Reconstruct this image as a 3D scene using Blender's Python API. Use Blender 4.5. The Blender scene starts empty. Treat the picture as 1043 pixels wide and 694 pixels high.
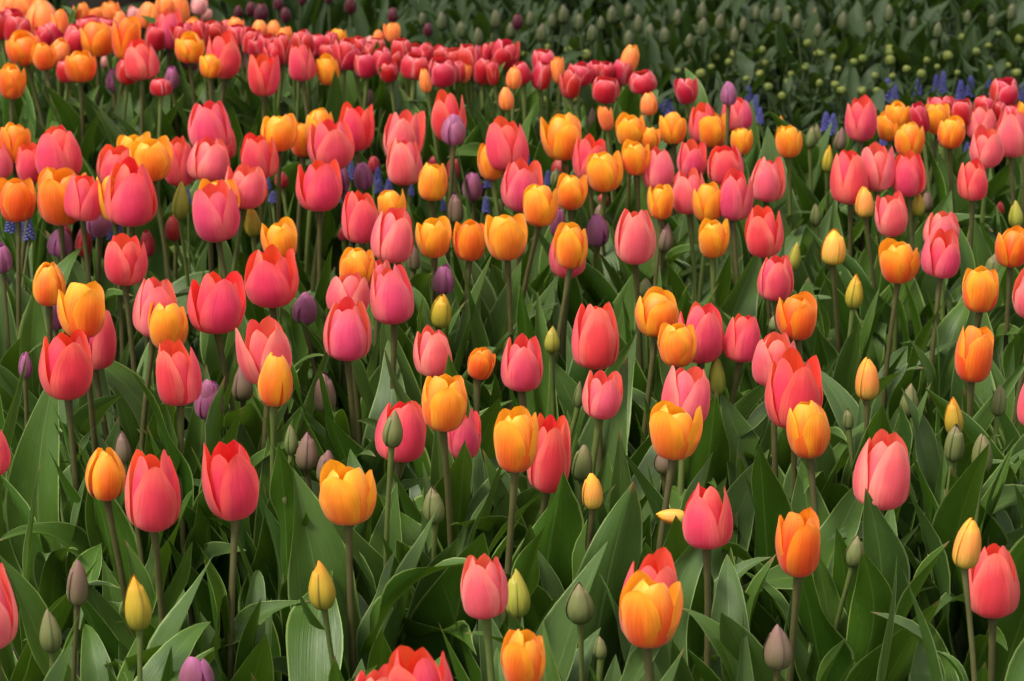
import bpy, math, random
import numpy as np
from mathutils import Vector, Matrix, Euler

random.seed(11)
rng = np.random.default_rng(11)
R = math.radians
S = bpy.context.scene
COL = S.collection

# ------------------------------------------------------------------ camera, sky, sun, exposure
CAM_H, PITCH, FPX, PW, PH = 1.80, R(20.0), 3310.0, 1043.0, 694.0
cam_d = bpy.data.cameras.new("camera")
cam = bpy.data.objects.new("camera", cam_d)
COL.objects.link(cam)
cam.location = (0, 0, CAM_H)
cam.rotation_euler = (R(90) - PITCH, 0, 0)
cam_d.sensor_width = 36.0
cam_d.lens = 36.0 * FPX / PW
cam_d.clip_start, cam_d.clip_end = 0.05, 500
cam_d.dof.use_dof = True
cam_d.dof.focus_distance = 3.72
cam_d.dof.aperture_fstop = 11.5
S.camera = cam

SUN_EL, SUN_AZ = 60.0, 235.0          # soft light, high, from the left and a little behind the camera
w = bpy.data.worlds.new("World")
S.world = w
w.use_nodes = True
nt = w.node_tree
nt.nodes.clear()
sky = nt.nodes.new("ShaderNodeTexSky")
sky.sky_type = 'NISHITA'
sky.sun_disc = False
sky.sun_elevation = R(SUN_EL)
sky.sun_rotation = R(SUN_AZ)
sky.dust_density = 3.0
hs = nt.nodes.new("ShaderNodeHueSaturation")
hs.inputs['Saturation'].default_value = 0.12        # overcast: a pale, nearly grey sky
bg = nt.nodes.new("ShaderNodeBackground")
bg.inputs['Strength'].default_value = 0.13
wo = nt.nodes.new("ShaderNodeOutputWorld")
nt.links.new(sky.outputs[0], hs.inputs['Color'])
nt.links.new(hs.outputs[0], bg.inputs[0])
nt.links.new(bg.outputs[0], wo.inputs[0])

sd = bpy.data.lights.new("sun", 'SUN')
sd.energy = 1.5
sd.angle = R(12)
sd.color = (1.0, 0.93, 0.82)
so = bpy.data.objects.new("sun", sd)
COL.objects.link(so)
az, el = R(SUN_AZ), R(SUN_EL)
sv = Vector((math.sin(az) * math.cos(el), math.cos(az) * math.cos(el), math.sin(el)))
so.rotation_euler = sv.to_track_quat('Z', 'Y').to_euler()
so.location = sv * 20

S.view_settings.view_transform = 'Standard'
S.view_settings.look = 'None'
S.view_settings.exposure = 1.2
S.view_settings.gamma = 1.0
S.cycles.max_bounces = 8
S.cycles.transmission_bounces = 6
S.cycles.use_denoising = True


# ------------------------------------------------------------------ helpers
CP, SP = math.cos(PITCH), math.sin(PITCH)


def place(px, py, h):
    """Where the sight line through a point of the photograph comes down to height h; and how deep that is."""
    a, b = (px - PW / 2) / FPX, (PH / 2 - py) / FPX
    d = Vector((a, CP + b * SP, -SP + b * CP))
    t = (h - CAM_H) / d.z
    return Vector((0, 0, CAM_H)) + d * t, t


def tag(o, label=None, cat=None, group=None, kind=None):
    if label: o['label'] = label
    if cat: o['category'] = cat
    if group: o['group'] = group
    if kind: o['kind'] = kind
    return o


def empty(name, loc):
    o = bpy.data.objects.new(name, None)
    o.empty_display_size = 0.02
    COL.objects.link(o)
    o.location = loc
    return o


def obj(name, me, mat=None, parent=None, mtx=None):
    o = bpy.data.objects.new(name, me)
    COL.objects.link(o)
    if mat is not None:
        if not me.materials:
            me.materials.append(mat)
        if me.materials[0] is not mat:
            o.material_slots[0].link = 'OBJECT'
            o.material_slots[0].material = mat
    if parent:
        o.parent = parent
    if mtx is not None:
        o.matrix_basis = mtx
    return o


def grid_mesh(name, P, uv=True):
    """P[nv, nu, 3] -> smooth quad sheet with UVs u across, v along."""
    return grids_mesh(name, [P])


def grids_mesh(name, Ps):
    V, F, UV = [], [], []
    off = 0
    for P in Ps:
        nv, nu = P.shape[:2]
        V.append(P.reshape(-1, 3))
        i = np.arange(nv * nu).reshape(nv, nu) + off
        q = np.stack([i[:-1, :-1], i[:-1, 1:], i[1:, 1:], i[1:, :-1]], -1).reshape(-1, 4)
        F.append(q)
        uu, vv = np.meshgrid(np.linspace(0, 1, nu), np.linspace(0, 1, nv))
        UV.append(np.stack([uu, vv], -1).reshape(-1, 2))
        off += nv * nu
    V, F, UV = np.concatenate(V), np.concatenate(F), np.concatenate(UV)
    me = bpy.data.meshes.new(name)
    me.from_pydata(V.tolist(), [], F.tolist())
    l = me.uv_layers.new(name="UVMap")
    l.data.foreach_set("uv", UV[F.reshape(-1)].astype(np.float32).reshape(-1))
    me.polygons.foreach_set("use_smooth", [True] * len(me.polygons))
    me.update()
    return me


def curve_pts(pts, t):
    """Smooth (monotone-ish, Catmull-Rom) interpolation through (t, value) points."""
    xs = np.array([p[0] for p in pts], float)
    ys = np.array([p[1] for p in pts], float)
    m = np.gradient(ys, xs)
    t = np.clip(t, xs[0], xs[-1])
    k = np.clip(np.searchsorted(xs, t, side='right') - 1, 0, len(xs) - 2)
    h = xs[k + 1] - xs[k]
    s = (t - xs[k]) / h
    return ((2 * s**3 - 3 * s**2 + 1) * ys[k] + (s**3 - 2 * s**2 + s) * h * m[k]
            + (-2 * s**3 + 3 * s**2) * ys[k + 1] + (s**3 - s**2) * h * m[k + 1])


def tube(path, radii, n=8):
    path = np.asarray(path, float)
    d = np.gradient(path, axis=0)
    d /= np.linalg.norm(d, axis=1)[:, None]
    a = np.cross(d, [0, 1, 0.001])
    a /= np.linalg.norm(a, axis=1)[:, None]
    b = np.cross(d, a)
    th = np.linspace(0, 2 * np.pi, n + 1)
    r = np.asarray(radii)[:, None, None]
    return path[:, None, :] + r * (np.cos(th)[None, :, None] * a[:, None, :] + np.sin(th)[None, :, None] * b[:, None, :])


# ------------------------------------------------------------------ materials
class NT:
    def __init__(self, name):
        self.m = bpy.data.materials.new(name)
        self.m.use_nodes = True
        self.t = self.m.node_tree
        self.t.nodes.clear()
        self.out = self.n("ShaderNodeOutputMaterial")

    def n(self, typ, **kw):
        x = self.t.nodes.new(typ)
        for k, v in kw.items():
            setattr(x, k, v)
        return x

    def l(self, a, b):
        self.t.links.new(a, b)

    def math(self, op, a, b=None, clamp=False):
        x = self.n("ShaderNodeMath", operation=op, use_clamp=clamp)
        for i, v in enumerate((a, b)):
            if v is None: continue
            if isinstance(v, (int, float)): x.inputs[i].default_value = v
            else: self.l(v, x.inputs[i])
        return x.outputs[0]

    def mix(self, f, a, b):
        x = self.n("ShaderNodeMix", data_type='RGBA')
        for s, v in ((x.inputs[0], f), (x.inputs[6], a), (x.inputs[7], b)):
            if isinstance(v, (int, float)): s.default_value = v
            elif isinstance(v, tuple): s.default_value = (*v, 1)
            else: self.l(v, s)
        return x.outputs[2]

    def ramp(self, v, lo, hi, smooth=True):
        x = self.n("ShaderNodeMapRange", interpolation_type='SMOOTHSTEP' if smooth else 'LINEAR')
        self.l(v, x.inputs[0])
        x.inputs[1].default_value, x.inputs[2].default_value = lo, hi
        return x.outputs[0]

    def uv(self):
        u = self.n("ShaderNodeUVMap")
        s = self.n("ShaderNodeSeparateXYZ")
        self.l(u.outputs[0], s.inputs[0])
        au = self.math('ABSOLUTE', self.math('MULTIPLY_ADD', s.outputs[0], 2.0))
        self.t.nodes[-1]
        return u.outputs[0], s.outputs[0], s.outputs[1]

    def absu(self, u):
        return self.math('ABSOLUTE', self.math('SUBTRACT', self.math('MULTIPLY', u, 2.0), 1.0))

    def noise(self, vec, scale, detail=3.0, rough=0.5, stretch=None, seed=None):
        v = vec
        if stretch:
            mp = self.n("ShaderNodeMapping")
            mp.inputs['Scale'].default_value = stretch
            self.l(v, mp.inputs[0])
            if seed is not None:
                self.l(seed, mp.inputs['Location'])
            v = mp.outputs[0]
        x = self.n("ShaderNodeTexNoise")
        x.inputs['Scale'].default_value = scale
        x.inputs['Detail'].default_value = detail
        x.inputs['Roughness'].default_value = rough
        self.l(v, x.inputs['Vector'])
        return x.outputs['Fac']

    def surf(self, col, rough, spec=0.35, trans=0.0, trans_col=None, bump=None, bump_d=0.001, bump_s=0.4, sheen=0.0):
        p = self.n("ShaderNodeBsdfPrincipled")
        self.l(col, p.inputs['Base Color']) if not isinstance(col, tuple) else setattr(p.inputs['Base Color'], 'default_value', (*col, 1))
        if isinstance(rough, float): p.inputs['Roughness'].default_value = rough
        else: self.l(rough, p.inputs['Roughness'])
        p.inputs['Specular IOR Level'].default_value = spec
        if sheen:
            p.inputs['Sheen Weight'].default_value = sheen
        bn = None
        if bump is not None:
            b = self.n("ShaderNodeBump")
            b.inputs['Strength'].default_value = bump_s
            b.inputs['Distance'].default_value = bump_d
            self.l(bump, b.inputs['Height'])
            bn = b.outputs[0]
            self.l(bn, p.inputs['Normal'])
        sh = p.outputs[0]
        if trans > 0:
            t = self.n("ShaderNodeBsdfTranslucent")
            tc = trans_col if trans_col is not None else col
            self.l(tc, t.inputs[0]) if not isinstance(tc, tuple) else setattr(t.inputs[0], 'default_value', (*tc, 1))
            mx = self.n("ShaderNodeMixShader")
            mx.inputs[0].default_value = trans
            self.l(sh, mx.inputs[1])
            self.l(t.outputs[0], mx.inputs[2])
            sh = mx.outputs[0]
        self.l(sh, self.out.inputs[0])
        return self.m


def petal_mat(name, mid, edge, tip, inside, base, flush=None, rim=None, trans=0.38, rough=0.38):
    """mid: middle of the petal's back, edge: its margins, tip: upper margin, inside: the inner face, base: heel;
    flush: a darker flame up the middle from the heel; rim: a pale margin with a highlight painted in."""
    k = NT(name)
    uvv, u, v = k.uv()
    oi = k.n("ShaderNodeObjectInfo").outputs['Random']
    sx = k.n("ShaderNodeCombineXYZ")
    k.l(k.math('MULTIPLY', oi, 37.0), sx.inputs[0])
    k.l(k.math('MULTIPLY', oi, 11.0), sx.inputs[1])
    str_ = k.noise(uvv, 1.0, 4.0, 0.6, (26.0, 1.6, 1.0), sx.outputs[0])
    blot = k.noise(uvv, 1.0, 2.0, 0.5, (3.0, 2.2, 1.0), sx.outputs[0])
    au = k.absu(u)
    fine = k.noise(uvv, 1.0, 2.0, 0.5, (75.0, 2.2, 1.0), sx.outputs[0])
    jit = k.math('MULTIPLY', k.math('SUBTRACT', str_, 0.5), 0.55)
    e = k.ramp(k.math('ADD', k.math('ADD', au, jit), k.math('MULTIPLY', k.math('SUBTRACT', blot, .5), .5)), 0.30, 0.98)
    c = k.mix(e, mid, edge)
    if flush:
        f = k.math('MULTIPLY', k.math('SUBTRACT', 1.0, k.ramp(k.math('ADD', au, jit), 0.05, 0.75)),
                   k.math('SUBTRACT', 1.0, k.ramp(k.math('ADD', v, jit), 0.22, 1.0)))
        c = k.mix(k.math('MULTIPLY', f, 0.9), c, flush)
    c = k.mix(k.math('MULTIPLY', k.ramp(k.math('ADD', v, k.math('MULTIPLY', jit, .4)), 0.62, 1.0), 0.75), c, tip)
    c = k.mix(k.math('SUBTRACT', 1.0, k.ramp(v, 0.015, 0.11)), c, base)
    if rim:
        rr = k.ramp(k.math('ADD', au, k.math('MULTIPLY', k.ramp(v, .75, 1.0), .4)), 0.76, 1.0)
        c = k.mix(k.math('MULTIPLY', rr, 0.8), c, rim)
    gb = k.n("ShaderNodeNewGeometry").outputs['Backfacing']
    ins = k.mix(k.math('SUBTRACT', 1.0, k.ramp(v, 0.05, 0.30)), inside, base)
    c = k.mix(gb, c, ins)
    hv = k.n("ShaderNodeHueSaturation")
    k.l(c, hv.inputs['Color'])
    k.l(k.math('ADD', k.math('MULTIPLY', oi, 0.016), 0.492), hv.inputs['Hue'])
    k.l(k.math('ADD', k.math('MULTIPLY', k.math('ADD', k.math('ADD', str_, blot), fine), 0.36), 0.48), hv.inputs['Value'])
    return k.surf(hv.outputs[0], rough, 0.36, trans, None, str_, 0.0016, 0.38, sheen=0.15)


PET = {
    'coral': petal_mat('coral_petal', (0.71, 0.052, 0.09), (0.84, 0.145, 0.13), (0.88, 0.14, 0.09), (0.86, 0.075, 0.035), (0.80, 0.55, 0.22)),  # coral to scarlet: paler margins, with petal sheen painted into the edge colour
    'pink':  petal_mat('pink_petal', (0.76, 0.11, 0.15), (0.87, 0.25, 0.215), (0.87, 0.20, 0.15), (0.84, 0.11, 0.07), (0.82, 0.6, 0.32)),
    'rose':  petal_mat('rose_petal', (0.67, 0.058, 0.125), (0.82, 0.16, 0.17), (0.85, 0.15, 0.12), (0.83, 0.085, 0.05), (0.8, 0.55, 0.3)),
    'scarlet': petal_mat('scarlet_petal', (0.71, 0.045, 0.085), (0.83, 0.115, 0.10), (0.86, 0.11, 0.07), (0.84, 0.055, 0.025), (0.8, 0.45, 0.1)),
    'orange': petal_mat('orange_petal', (0.87, 0.27, 0.014), (0.92, 0.39, 0.02), (0.92, 0.44, 0.025), (0.90, 0.36, 0.012), (0.25, 0.10, 0.02), flush=(0.78, 0.105, 0.016)),
    'deep_orange': petal_mat('deep_orange_petal', (0.82, 0.16, 0.012), (0.90, 0.27, 0.014), (0.90, 0.31, 0.018), (0.90, 0.28, 0.010), (0.35, 0.10, 0.02), flush=(0.74, 0.085, 0.014)),
    'yellow': petal_mat('yellow_orange_petal', (0.86, 0.30, 0.016), (0.91, 0.40, 0.02), (0.91, 0.43, 0.022), (0.91, 0.38, 0.012), (0.4, 0.18, 0.03), flush=(0.80, 0.17, 0.02)),
    'apricot': petal_mat('apricot_petal', (0.88, 0.23, 0.045), (0.92, 0.32, 0.06), (0.92, 0.35, 0.07), (0.92, 0.35, 0.04), (0.75, 0.5, 0.1), flush=(0.88, 0.22, 0.08)),
    'red': petal_mat('red_petal', (0.50, 0.008, 0.018), (0.62, 0.025, 0.032), (0.78, 0.12, 0.13), (0.62, 0.02, 0.022), (0.5, 0.3, 0.15), rim=(0.80, 0.23, 0.23)),  # pale margins, with pinkish highlights painted into tip and rim
    'violet': petal_mat('violet_petal', (0.29, 0.085, 0.145), (0.40, 0.11, 0.24), (0.44, 0.12, 0.28), (0.36, 0.08, 0.26), (0.25, 0.12, 0.14)),
    'dark_red': petal_mat('dark_red_petal', (0.34, 0.012, 0.022), (0.46, 0.03, 0.04), (0.55, 0.08, 0.07), (0.4, 0.02, 0.02), (0.3, 0.1, 0.08)),
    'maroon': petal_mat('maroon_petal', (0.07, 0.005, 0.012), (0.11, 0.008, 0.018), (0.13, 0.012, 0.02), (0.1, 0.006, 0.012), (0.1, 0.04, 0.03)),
    'blush': petal_mat('blush_petal', (0.74, 0.30, 0.28), (0.82, 0.42, 0.38), (0.82, 0.45, 0.38), (0.80, 0.32, 0.26), (0.8, 0.6, 0.4)),
}


def bud_mat(name, low, up, tip, seam):
    k = NT(name)
    uvv, u, v = k.uv()
    oi = k.n("ShaderNodeObjectInfo").outputs['Random']
    sx = k.n("ShaderNodeCombineXYZ")
    k.l(k.math('MULTIPLY', oi, 31.0), sx.inputs[0])
    str_ = k.noise(uvv, 1.0, 4.0, 0.6, (22.0, 2.0, 1.0), sx.outputs[0])
    jit = k.math('MULTIPLY', k.math('SUBTRACT', str_, 0.5), 0.7)
    c = k.mix(k.ramp(k.math('ADD', v, jit), 0.08, 0.62), low, up)
    c = k.mix(k.ramp(k.math('ADD', v, jit), 0.62, 0.98), c, tip)
    c = k.mix(k.math('MULTIPLY', k.ramp(k.absu(u), 0.80, 1.0), 0.85), c, seam)
    hv = k.n("ShaderNodeHueSaturation")
    k.l(c, hv.inputs['Color'])
    k.l(k.math('ADD', k.math('MULTIPLY', oi, 0.02), 0.49), hv.inputs['Hue'])
    k.l(k.math('ADD', k.math('MULTIPLY', str_, 0.5), 0.75), hv.inputs['Value'])
    return k.surf(hv.outputs[0], 0.5, 0.28, 0.12, None, str_, 0.001, 0.25)


BUD = {
    'green': bud_mat('green_bud', (0.09, 0.12, 0.032), (0.145, 0.16, 0.052), (0.19, 0.155, 0.07), (0.065, 0.085, 0.028)),
    'mauve': bud_mat('mauve_bud', (0.13, 0.12, 0.05), (0.18, 0.115, 0.075), (0.21, 0.10, 0.09), (0.09, 0.055, 0.04)),
    'yellow': bud_mat('yellow_bud', (0.24, 0.23, 0.03), (0.46, 0.30, 0.026), (0.66, 0.27, 0.018), (0.20, 0.15, 0.02)),
    'lime': bud_mat('lime_bud', (0.20, 0.22, 0.035), (0.34, 0.31, 0.04), (0.40, 0.31, 0.045), (0.20, 0.21, 0.03)),
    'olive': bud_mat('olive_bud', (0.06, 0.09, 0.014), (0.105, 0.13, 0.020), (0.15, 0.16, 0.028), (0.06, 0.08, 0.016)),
    'peach': bud_mat('peach_bud', (0.42, 0.30, 0.045), (0.82, 0.29, 0.06), (0.92, 0.36, 0.03), (0.72, 0.38, 0.04)),
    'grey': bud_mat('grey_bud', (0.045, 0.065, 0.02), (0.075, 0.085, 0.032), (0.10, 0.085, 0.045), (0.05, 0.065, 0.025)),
}


def leaf_mat(name, a, b, under, margin, rough=0.36, trans=0.22):
    k = NT(name)
    uvv, u, v = k.uv()
    oi = k.n("ShaderNodeObjectInfo").outputs['Random']
    sx = k.n("ShaderNodeCombineXYZ")
    k.l(k.math('MULTIPLY', oi, 53.0), sx.inputs[0])
    k.l(k.math('MULTIPLY', oi, 17.0), sx.inputs[1])
    vein = k.noise(uvv, 1.0, 4.0, 0.6, (34.0, 1.0, 1.0), sx.outputs[0])
    blot = k.noise(uvv, 1.0, 3.0, 0.6, (2.0, 3.5, 1.0), sx.outputs[0])
    c = k.mix(k.math('ADD', k.math('MULTIPLY', oi, 0.6), k.math('MULTIPLY', blot, 0.4)), a, b)
    gb = k.n("ShaderNodeNewGeometry").outputs['Backfacing']
    c = k.mix(k.math('MULTIPLY', gb, 0.8), c, under)
    c = k.mix(k.math('MULTIPLY', k.ramp(k.absu(u), 0.91, 0.975), 0.85), c, margin)
    c = k.mix(k.math('MULTIPLY', k.math('SUBTRACT', 1.0, k.ramp(k.absu(u), 0.0, 0.05)), 0.25), c, margin)
    bloom = k.noise(uvv, 1.0, 5.0, 0.7, (5.0, 9.0, 1.0), sx.outputs[0])
    c = k.mix(k.math('MULTIPLY', k.ramp(bloom, 0.55, 0.78), 0.12), c, (0.26, 0.31, 0.22))
    spots = k.noise(uvv, 1.0, 2.0, 0.5, (14.0, 46.0, 1.0), sx.outputs[0])
    c = k.mix(k.math('MULTIPLY', k.ramp(spots, 0.74, 0.82), 0.2), c, (0.10, 0.085, 0.04))
    tipf = k.math('MULTIPLY', k.ramp(k.math('ADD', v, k.math('MULTIPLY', k.math('SUBTRACT', blot, .5), .08)), 0.955, 0.985), k.ramp(oi, 0.68, 0.8))
    c = k.mix(k.math('MULTIPLY', tipf, 0.85), c, (0.20, 0.13, 0.05))
    hv = k.n("ShaderNodeHueSaturation")
    k.l(c, hv.inputs['Color'])
    k.l(k.math('ADD', k.math('MULTIPLY', k.math('ADD', vein, blot), 0.45), 0.55), hv.inputs['Value'])
    ro = k.math('ADD', k.math('MULTIPLY', blot, 0.22), rough - 0.06)
    tc = k.mix(0.55, hv.outputs[0], (0.13, 0.24, 0.012))
    return k.surf(hv.outputs[0], ro, 0.32, trans, tc, vein, 0.002, 0.4)


LEAF = [
    leaf_mat('tulip_leaf', (0.019, 0.064, 0.004), (0.050, 0.112, 0.008), (0.060, 0.116, 0.016), (0.25, 0.34, 0.09)),
    leaf_mat('glaucous_tulip_leaf', (0.031, 0.075, 0.012), (0.061, 0.115, 0.024), (0.076, 0.127, 0.035), (0.25, 0.34, 0.12)),
]
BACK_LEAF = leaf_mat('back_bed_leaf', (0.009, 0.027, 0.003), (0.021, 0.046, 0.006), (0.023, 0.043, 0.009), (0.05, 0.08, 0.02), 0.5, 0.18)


def plain_mat(name, a, b, scale=60, rough=0.5, spec=0.3, trans=0.0, bump=0.3):
    k = NT(name)
    tc = k.n("ShaderNodeTexCoord").outputs['Object']
    nz = k.noise(tc, scale, 4.0, 0.6)
    oi = k.n("ShaderNodeObjectInfo").outputs['Random']
    c = k.mix(k.math('ADD', k.math('MULTIPLY', k.ramp(nz, .3, .7), 0.6), k.math('MULTIPLY', oi, 0.4)), a, b)
    return k.surf(c, rough, spec, trans, None, nz, 0.002, bump)


STEM_G = plain_mat('green_stem', (0.080, 0.11, 0.024), (0.11, 0.135, 0.036), 40, 0.45)
STEM_D = plain_mat('dark_stem', (0.03, 0.05, 0.014), (0.05, 0.07, 0.022), 40, 0.6)
STEM_B = plain_mat('brown_stem', (0.066, 0.055, 0.020), (0.092, 0.092, 0.030), 40, 0.45)
HYAC = plain_mat('grape_hyacinth_bells', (0.045, 0.045, 0.20), (0.15, 0.14, 0.42), 220, 0.5, 0.25, 0.1)
BARK = plain_mat('dark_bark', (0.010, 0.008, 0.006), (0.03, 0.02, 0.014), 30, 0.85, 0.1)
TAGW = plain_mat('white_plastic', (0.72, 0.72, 0.70), (0.8, 0.8, 0.78), 20, 0.4)


def soil_mat():
    k = NT('dark_soil')
    tc = k.n("ShaderNodeTexCoord").outputs['Object']
    n1 = k.noise(tc, 38, 8, 0.7)
    n2 = k.noise(tc, 2.5, 4, 0.6)
    c = k.mix(k.ramp(n1, 0.35, 0.7), (0.012, 0.009, 0.006), (0.05, 0.036, 0.024))
    c = k.mix(k.math('MULTIPLY', k.ramp(n2, .4, .7), 0.4), c, (0.03, 0.035, 0.015))
    return k.surf(c, 0.9, 0.15, 0, None, n1, 0.03, 0.9)


# ------------------------------------------------------------------ the setting: ground
gx = np.concatenate([[-80, -30, -10], np.linspace(-4, 4, 33), [10, 30, 80]])
gy = np.concatenate([[-60, -20, -4], np.linspace(0, 12, 49), [20, 50, 120]])
GX, GY = np.meshgrid(gx, gy)
near = ((np.abs(GX) < 4.1) & (GY > -0.1) & (GY < 12.1))
GZ = np.where(near, rng.normal(0, 0.006, GX.shape) - 0.006, 0.0)
ground = obj('ground', grid_mesh('ground', np.stack([GX, GY, GZ], -1)), soil_mat())
tag(ground, 'dark brown garden soil under the tulips', None, None, 'structure')


# ------------------------------------------------------------------ petals, buds, leaves
PROF = {   # (v, r, z)
    'egg':   [(0, .10, 0), (.08, .42, .015), (.2, .83, .10), (.34, .98, .25), (.48, 1.0, .42), (.62, .95, .58), (.76, .85, .745), (.88, .73, .875), (1, .60, 1.0)],
    'open':  [(0, .10, 0), (.08, .40, .015), (.2, .76, .10), (.34, .93, .25), (.48, 1.0, .42), (.62, .97, .58), (.76, .90, .745), (.88, .82, .875), (1, .75, 1.0)],
    'cup':   [(0, .10, 0), (.08, .40, .015), (.2, .73, .10), (.34, .89, .25), (.48, .975, .42), (.62, .995, .59), (.76, .95, .765), (.88, .88, .89), (1, .82, 1.0)],
    'ball':  [(0, .10, 0), (.08, .48, .015), (.2, .85, .12), (.34, .98, .28), (.48, 1.0, .46), (.62, .96, .62), (.76, .86, .78), (.88, .72, .90), (1, .56, 1.0)],
    'closed': [(0, .12, 0), (.08, .52, .02), (.2, .85, .13), (.34, .98, .29), (.48, .99, .46), (.62, .90, .62), (.76, .72, .78), (.88, .50, .905), (1, .26, 1.0)],
}
WID_POINT = [(0, .30), (.10, .66), (.25, .93), (.40, 1.03), (.52, 1.0), (.65, .87), (.78, .63), (.88, .45), (.95, .28), (1, .05)]
WID_LOBE = [(0, .30), (.10, .62), (.25, .86), (.40, .96), (.55, .95), (.68, .86), (.80, .68), (.89, .47), (.96, .26), (1, .04)]
WID_BLUNT = [(0, .30), (.10, .66), (.25, .93), (.40, 1.05), (.55, 1.06), (.68, 1.0), (.80, .85), (.89, .64), (.96, .38), (1, .06)]


def petal_grid(prof, wid, rs=1.0, zs=1.0, rc=0.93, wscale=1.0, nu=11, nv=18, seed=0, wave=0.03, lean=0.0):
    g = np.random.default_rng(seed)
    v = np.linspace(0, 1, nv)
    v = v ** 0.92
    u = np.linspace(-1, 1, nu)
    r = curve_pts([(p[0], p[1]) for p in prof], v) * rs
    z = curve_pts([(p[0], p[2]) for p in prof], v) * zs
    hw = np.maximum(curve_pts(wid, v), 0.015) * wscale * rs
    r = r + lean * v ** 2
    RC = np.maximum(rc * r, hw / 1.28)
    ph = u[None, :] * (hw / RC)[:, None]
    skew = g.normal(0, 0.035)
    ph = ph + skew * np.sin(np.pi * v)[:, None] + g.normal(0, .05) * v[:, None] ** 2
    x = (r - RC)[:, None] + RC[:, None] * np.cos(ph)
    y = RC[:, None] * np.sin(ph)
    # notches and frills of the margin, a slight keel along the middle, uneven surface
    p1, p2, p3 = g.uniform(0, 6.28, 3)
    U = np.abs(u)[None, :]
    side = np.sign(u)[None, :]
    wv = wave * U**2 * np.sin(9 * v[:, None] + p1 + side * 1.3) + 0.016 * np.sin(5 * v[:, None] + 3 * u[None, :] + p2) + 0.02 * U * np.sin(17 * v[:, None] + side * 2 + p3) * np.clip(v[:, None] * 2 - .8, 0, 1)
    keel = 0.022 * np.exp(-(u[None, :] / .16) ** 2) * np.sin(np.pi * np.clip(v, 0, 1))[:, None]
    f = 1 + wv + keel
    zz = np.repeat(z[:, None], nu, 1) + 0.012 * U**2 * np.sin(14 * v[:, None] + p2) * (v[:, None] > .5)
    # margins of a petal lag a little behind its middle towards the tip
    return np.stack([x * f, y * f, zz], -1)


def petal_set(key, prof, wid, n, **kw):
    o, i = [], []
    for s in range(n):
        o.append(grid_mesh(key + '_outer_petal', petal_grid(PROF[prof], wid, seed=100 + s, **kw)))
        k2 = dict(kw)
        k2['rs'] = kw.get('rs', 1.0) * 0.84
        k2['zs'] = kw.get('zs', 1.0) * (0.975 + 0.035 * (s % 3)) * (1.02 if prof == 'cup' else 1)
        k2['lean'] = {'egg': -.16, 'open': -.14}.get(prof, -.08)
        k2['rc'] = 0.86
        ip, iw = PROF[prof], wid
        if prof == 'cup':                        # the inner petals lean together into a dome
            ip, iw = PROF['closed'], WID_BLUNT
            k2.update(rs=.86, zs=1.0 + .03 * (s % 3), lean=.10 * (s % 2), rc=.95, wscale=1.0)
        i.append(grid_mesh(key + '_inner_petal', petal_grid(ip, iw, seed=200 + s, **k2)))
    return o, i


SHAPE = {
    'egg': petal_set('pointed', 'egg', WID_POINT, 6, rc=.88),
    'open': petal_set('flared', 'open', WID_POINT, 6, wscale=.97),
    'cup': petal_set('cupped', 'cup', WID_LOBE, 6, wave=.035, wscale=1.0, rc=.88),
    'ball': petal_set('rounded', 'ball', WID_BLUNT, 4),
    'closed': petal_set('closed', 'closed', WID_BLUNT, 4, wscale=.86, wave=.025),
}


def bud_mesh(name, pts, seed, overlap=1.18):
    """A closed bud: three tepals wrapped round each other."""
    g = np.random.default_rng(seed)
    Ps = []
    v = np.linspace(0, 1, 18)
    u = np.linspace(-1, 1, 11)
    r = curve_pts([(p[0], p[1]) for p in pts], v)
    z = curve_pts([(p[0], p[2]) for p in pts], v)
    a0 = g.uniform(0, 6.28)
    for k in range(3):
        hw = 1.10 * overlap
        ph = a0 + k * 2.0944 + u[None, :] * hw + 0.25 * v[:, None]
        rr = r[:, None] * (1 + 0.085 * u[None, :] - 0.05 * np.abs(u[None, :]) ** 3 + 0.05 * np.exp(-(u[None, :] / .2) ** 2))
        zz = z[:, None] * (1.0 - 0.035 * k * (v[:, None] > .8)) + 0 * ph
        Ps.append(np.stack([rr * np.cos(ph), rr * np.sin(ph), zz], -1))
    return grids_mesh(name, Ps)


BUDPROF = {
    'long': [(0, .22, 0), (.1, .62, .035), (.22, .90, .16), (.36, 1.0, .31), (.5, .94, .47), (.64, .76, .63), (.78, .52, .79), (.9, .27, .92), (1, .05, 1.0)],
    'fat':  [(0, .22, 0), (.1, .66, .03), (.22, .93, .14), (.36, 1.0, .29), (.5, .97, .46), (.64, .85, .63), (.78, .64, .79), (.9, .38, .92), (1, .14, 1.0)],
    'round': [(0, .25, 0), (.1, .65, .05), (.22, .9, .17), (.36, 1.0, .34), (.5, 1.0, .52), (.64, .93, .68), (.78, .76, .83), (.9, .5, .94), (1, .1, 1.0)],
}
BUDS = {k: [bud_mesh(k + '_bud', p, 7 + s) for s in range(4)] for k, p in BUDPROF.items()}


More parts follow.
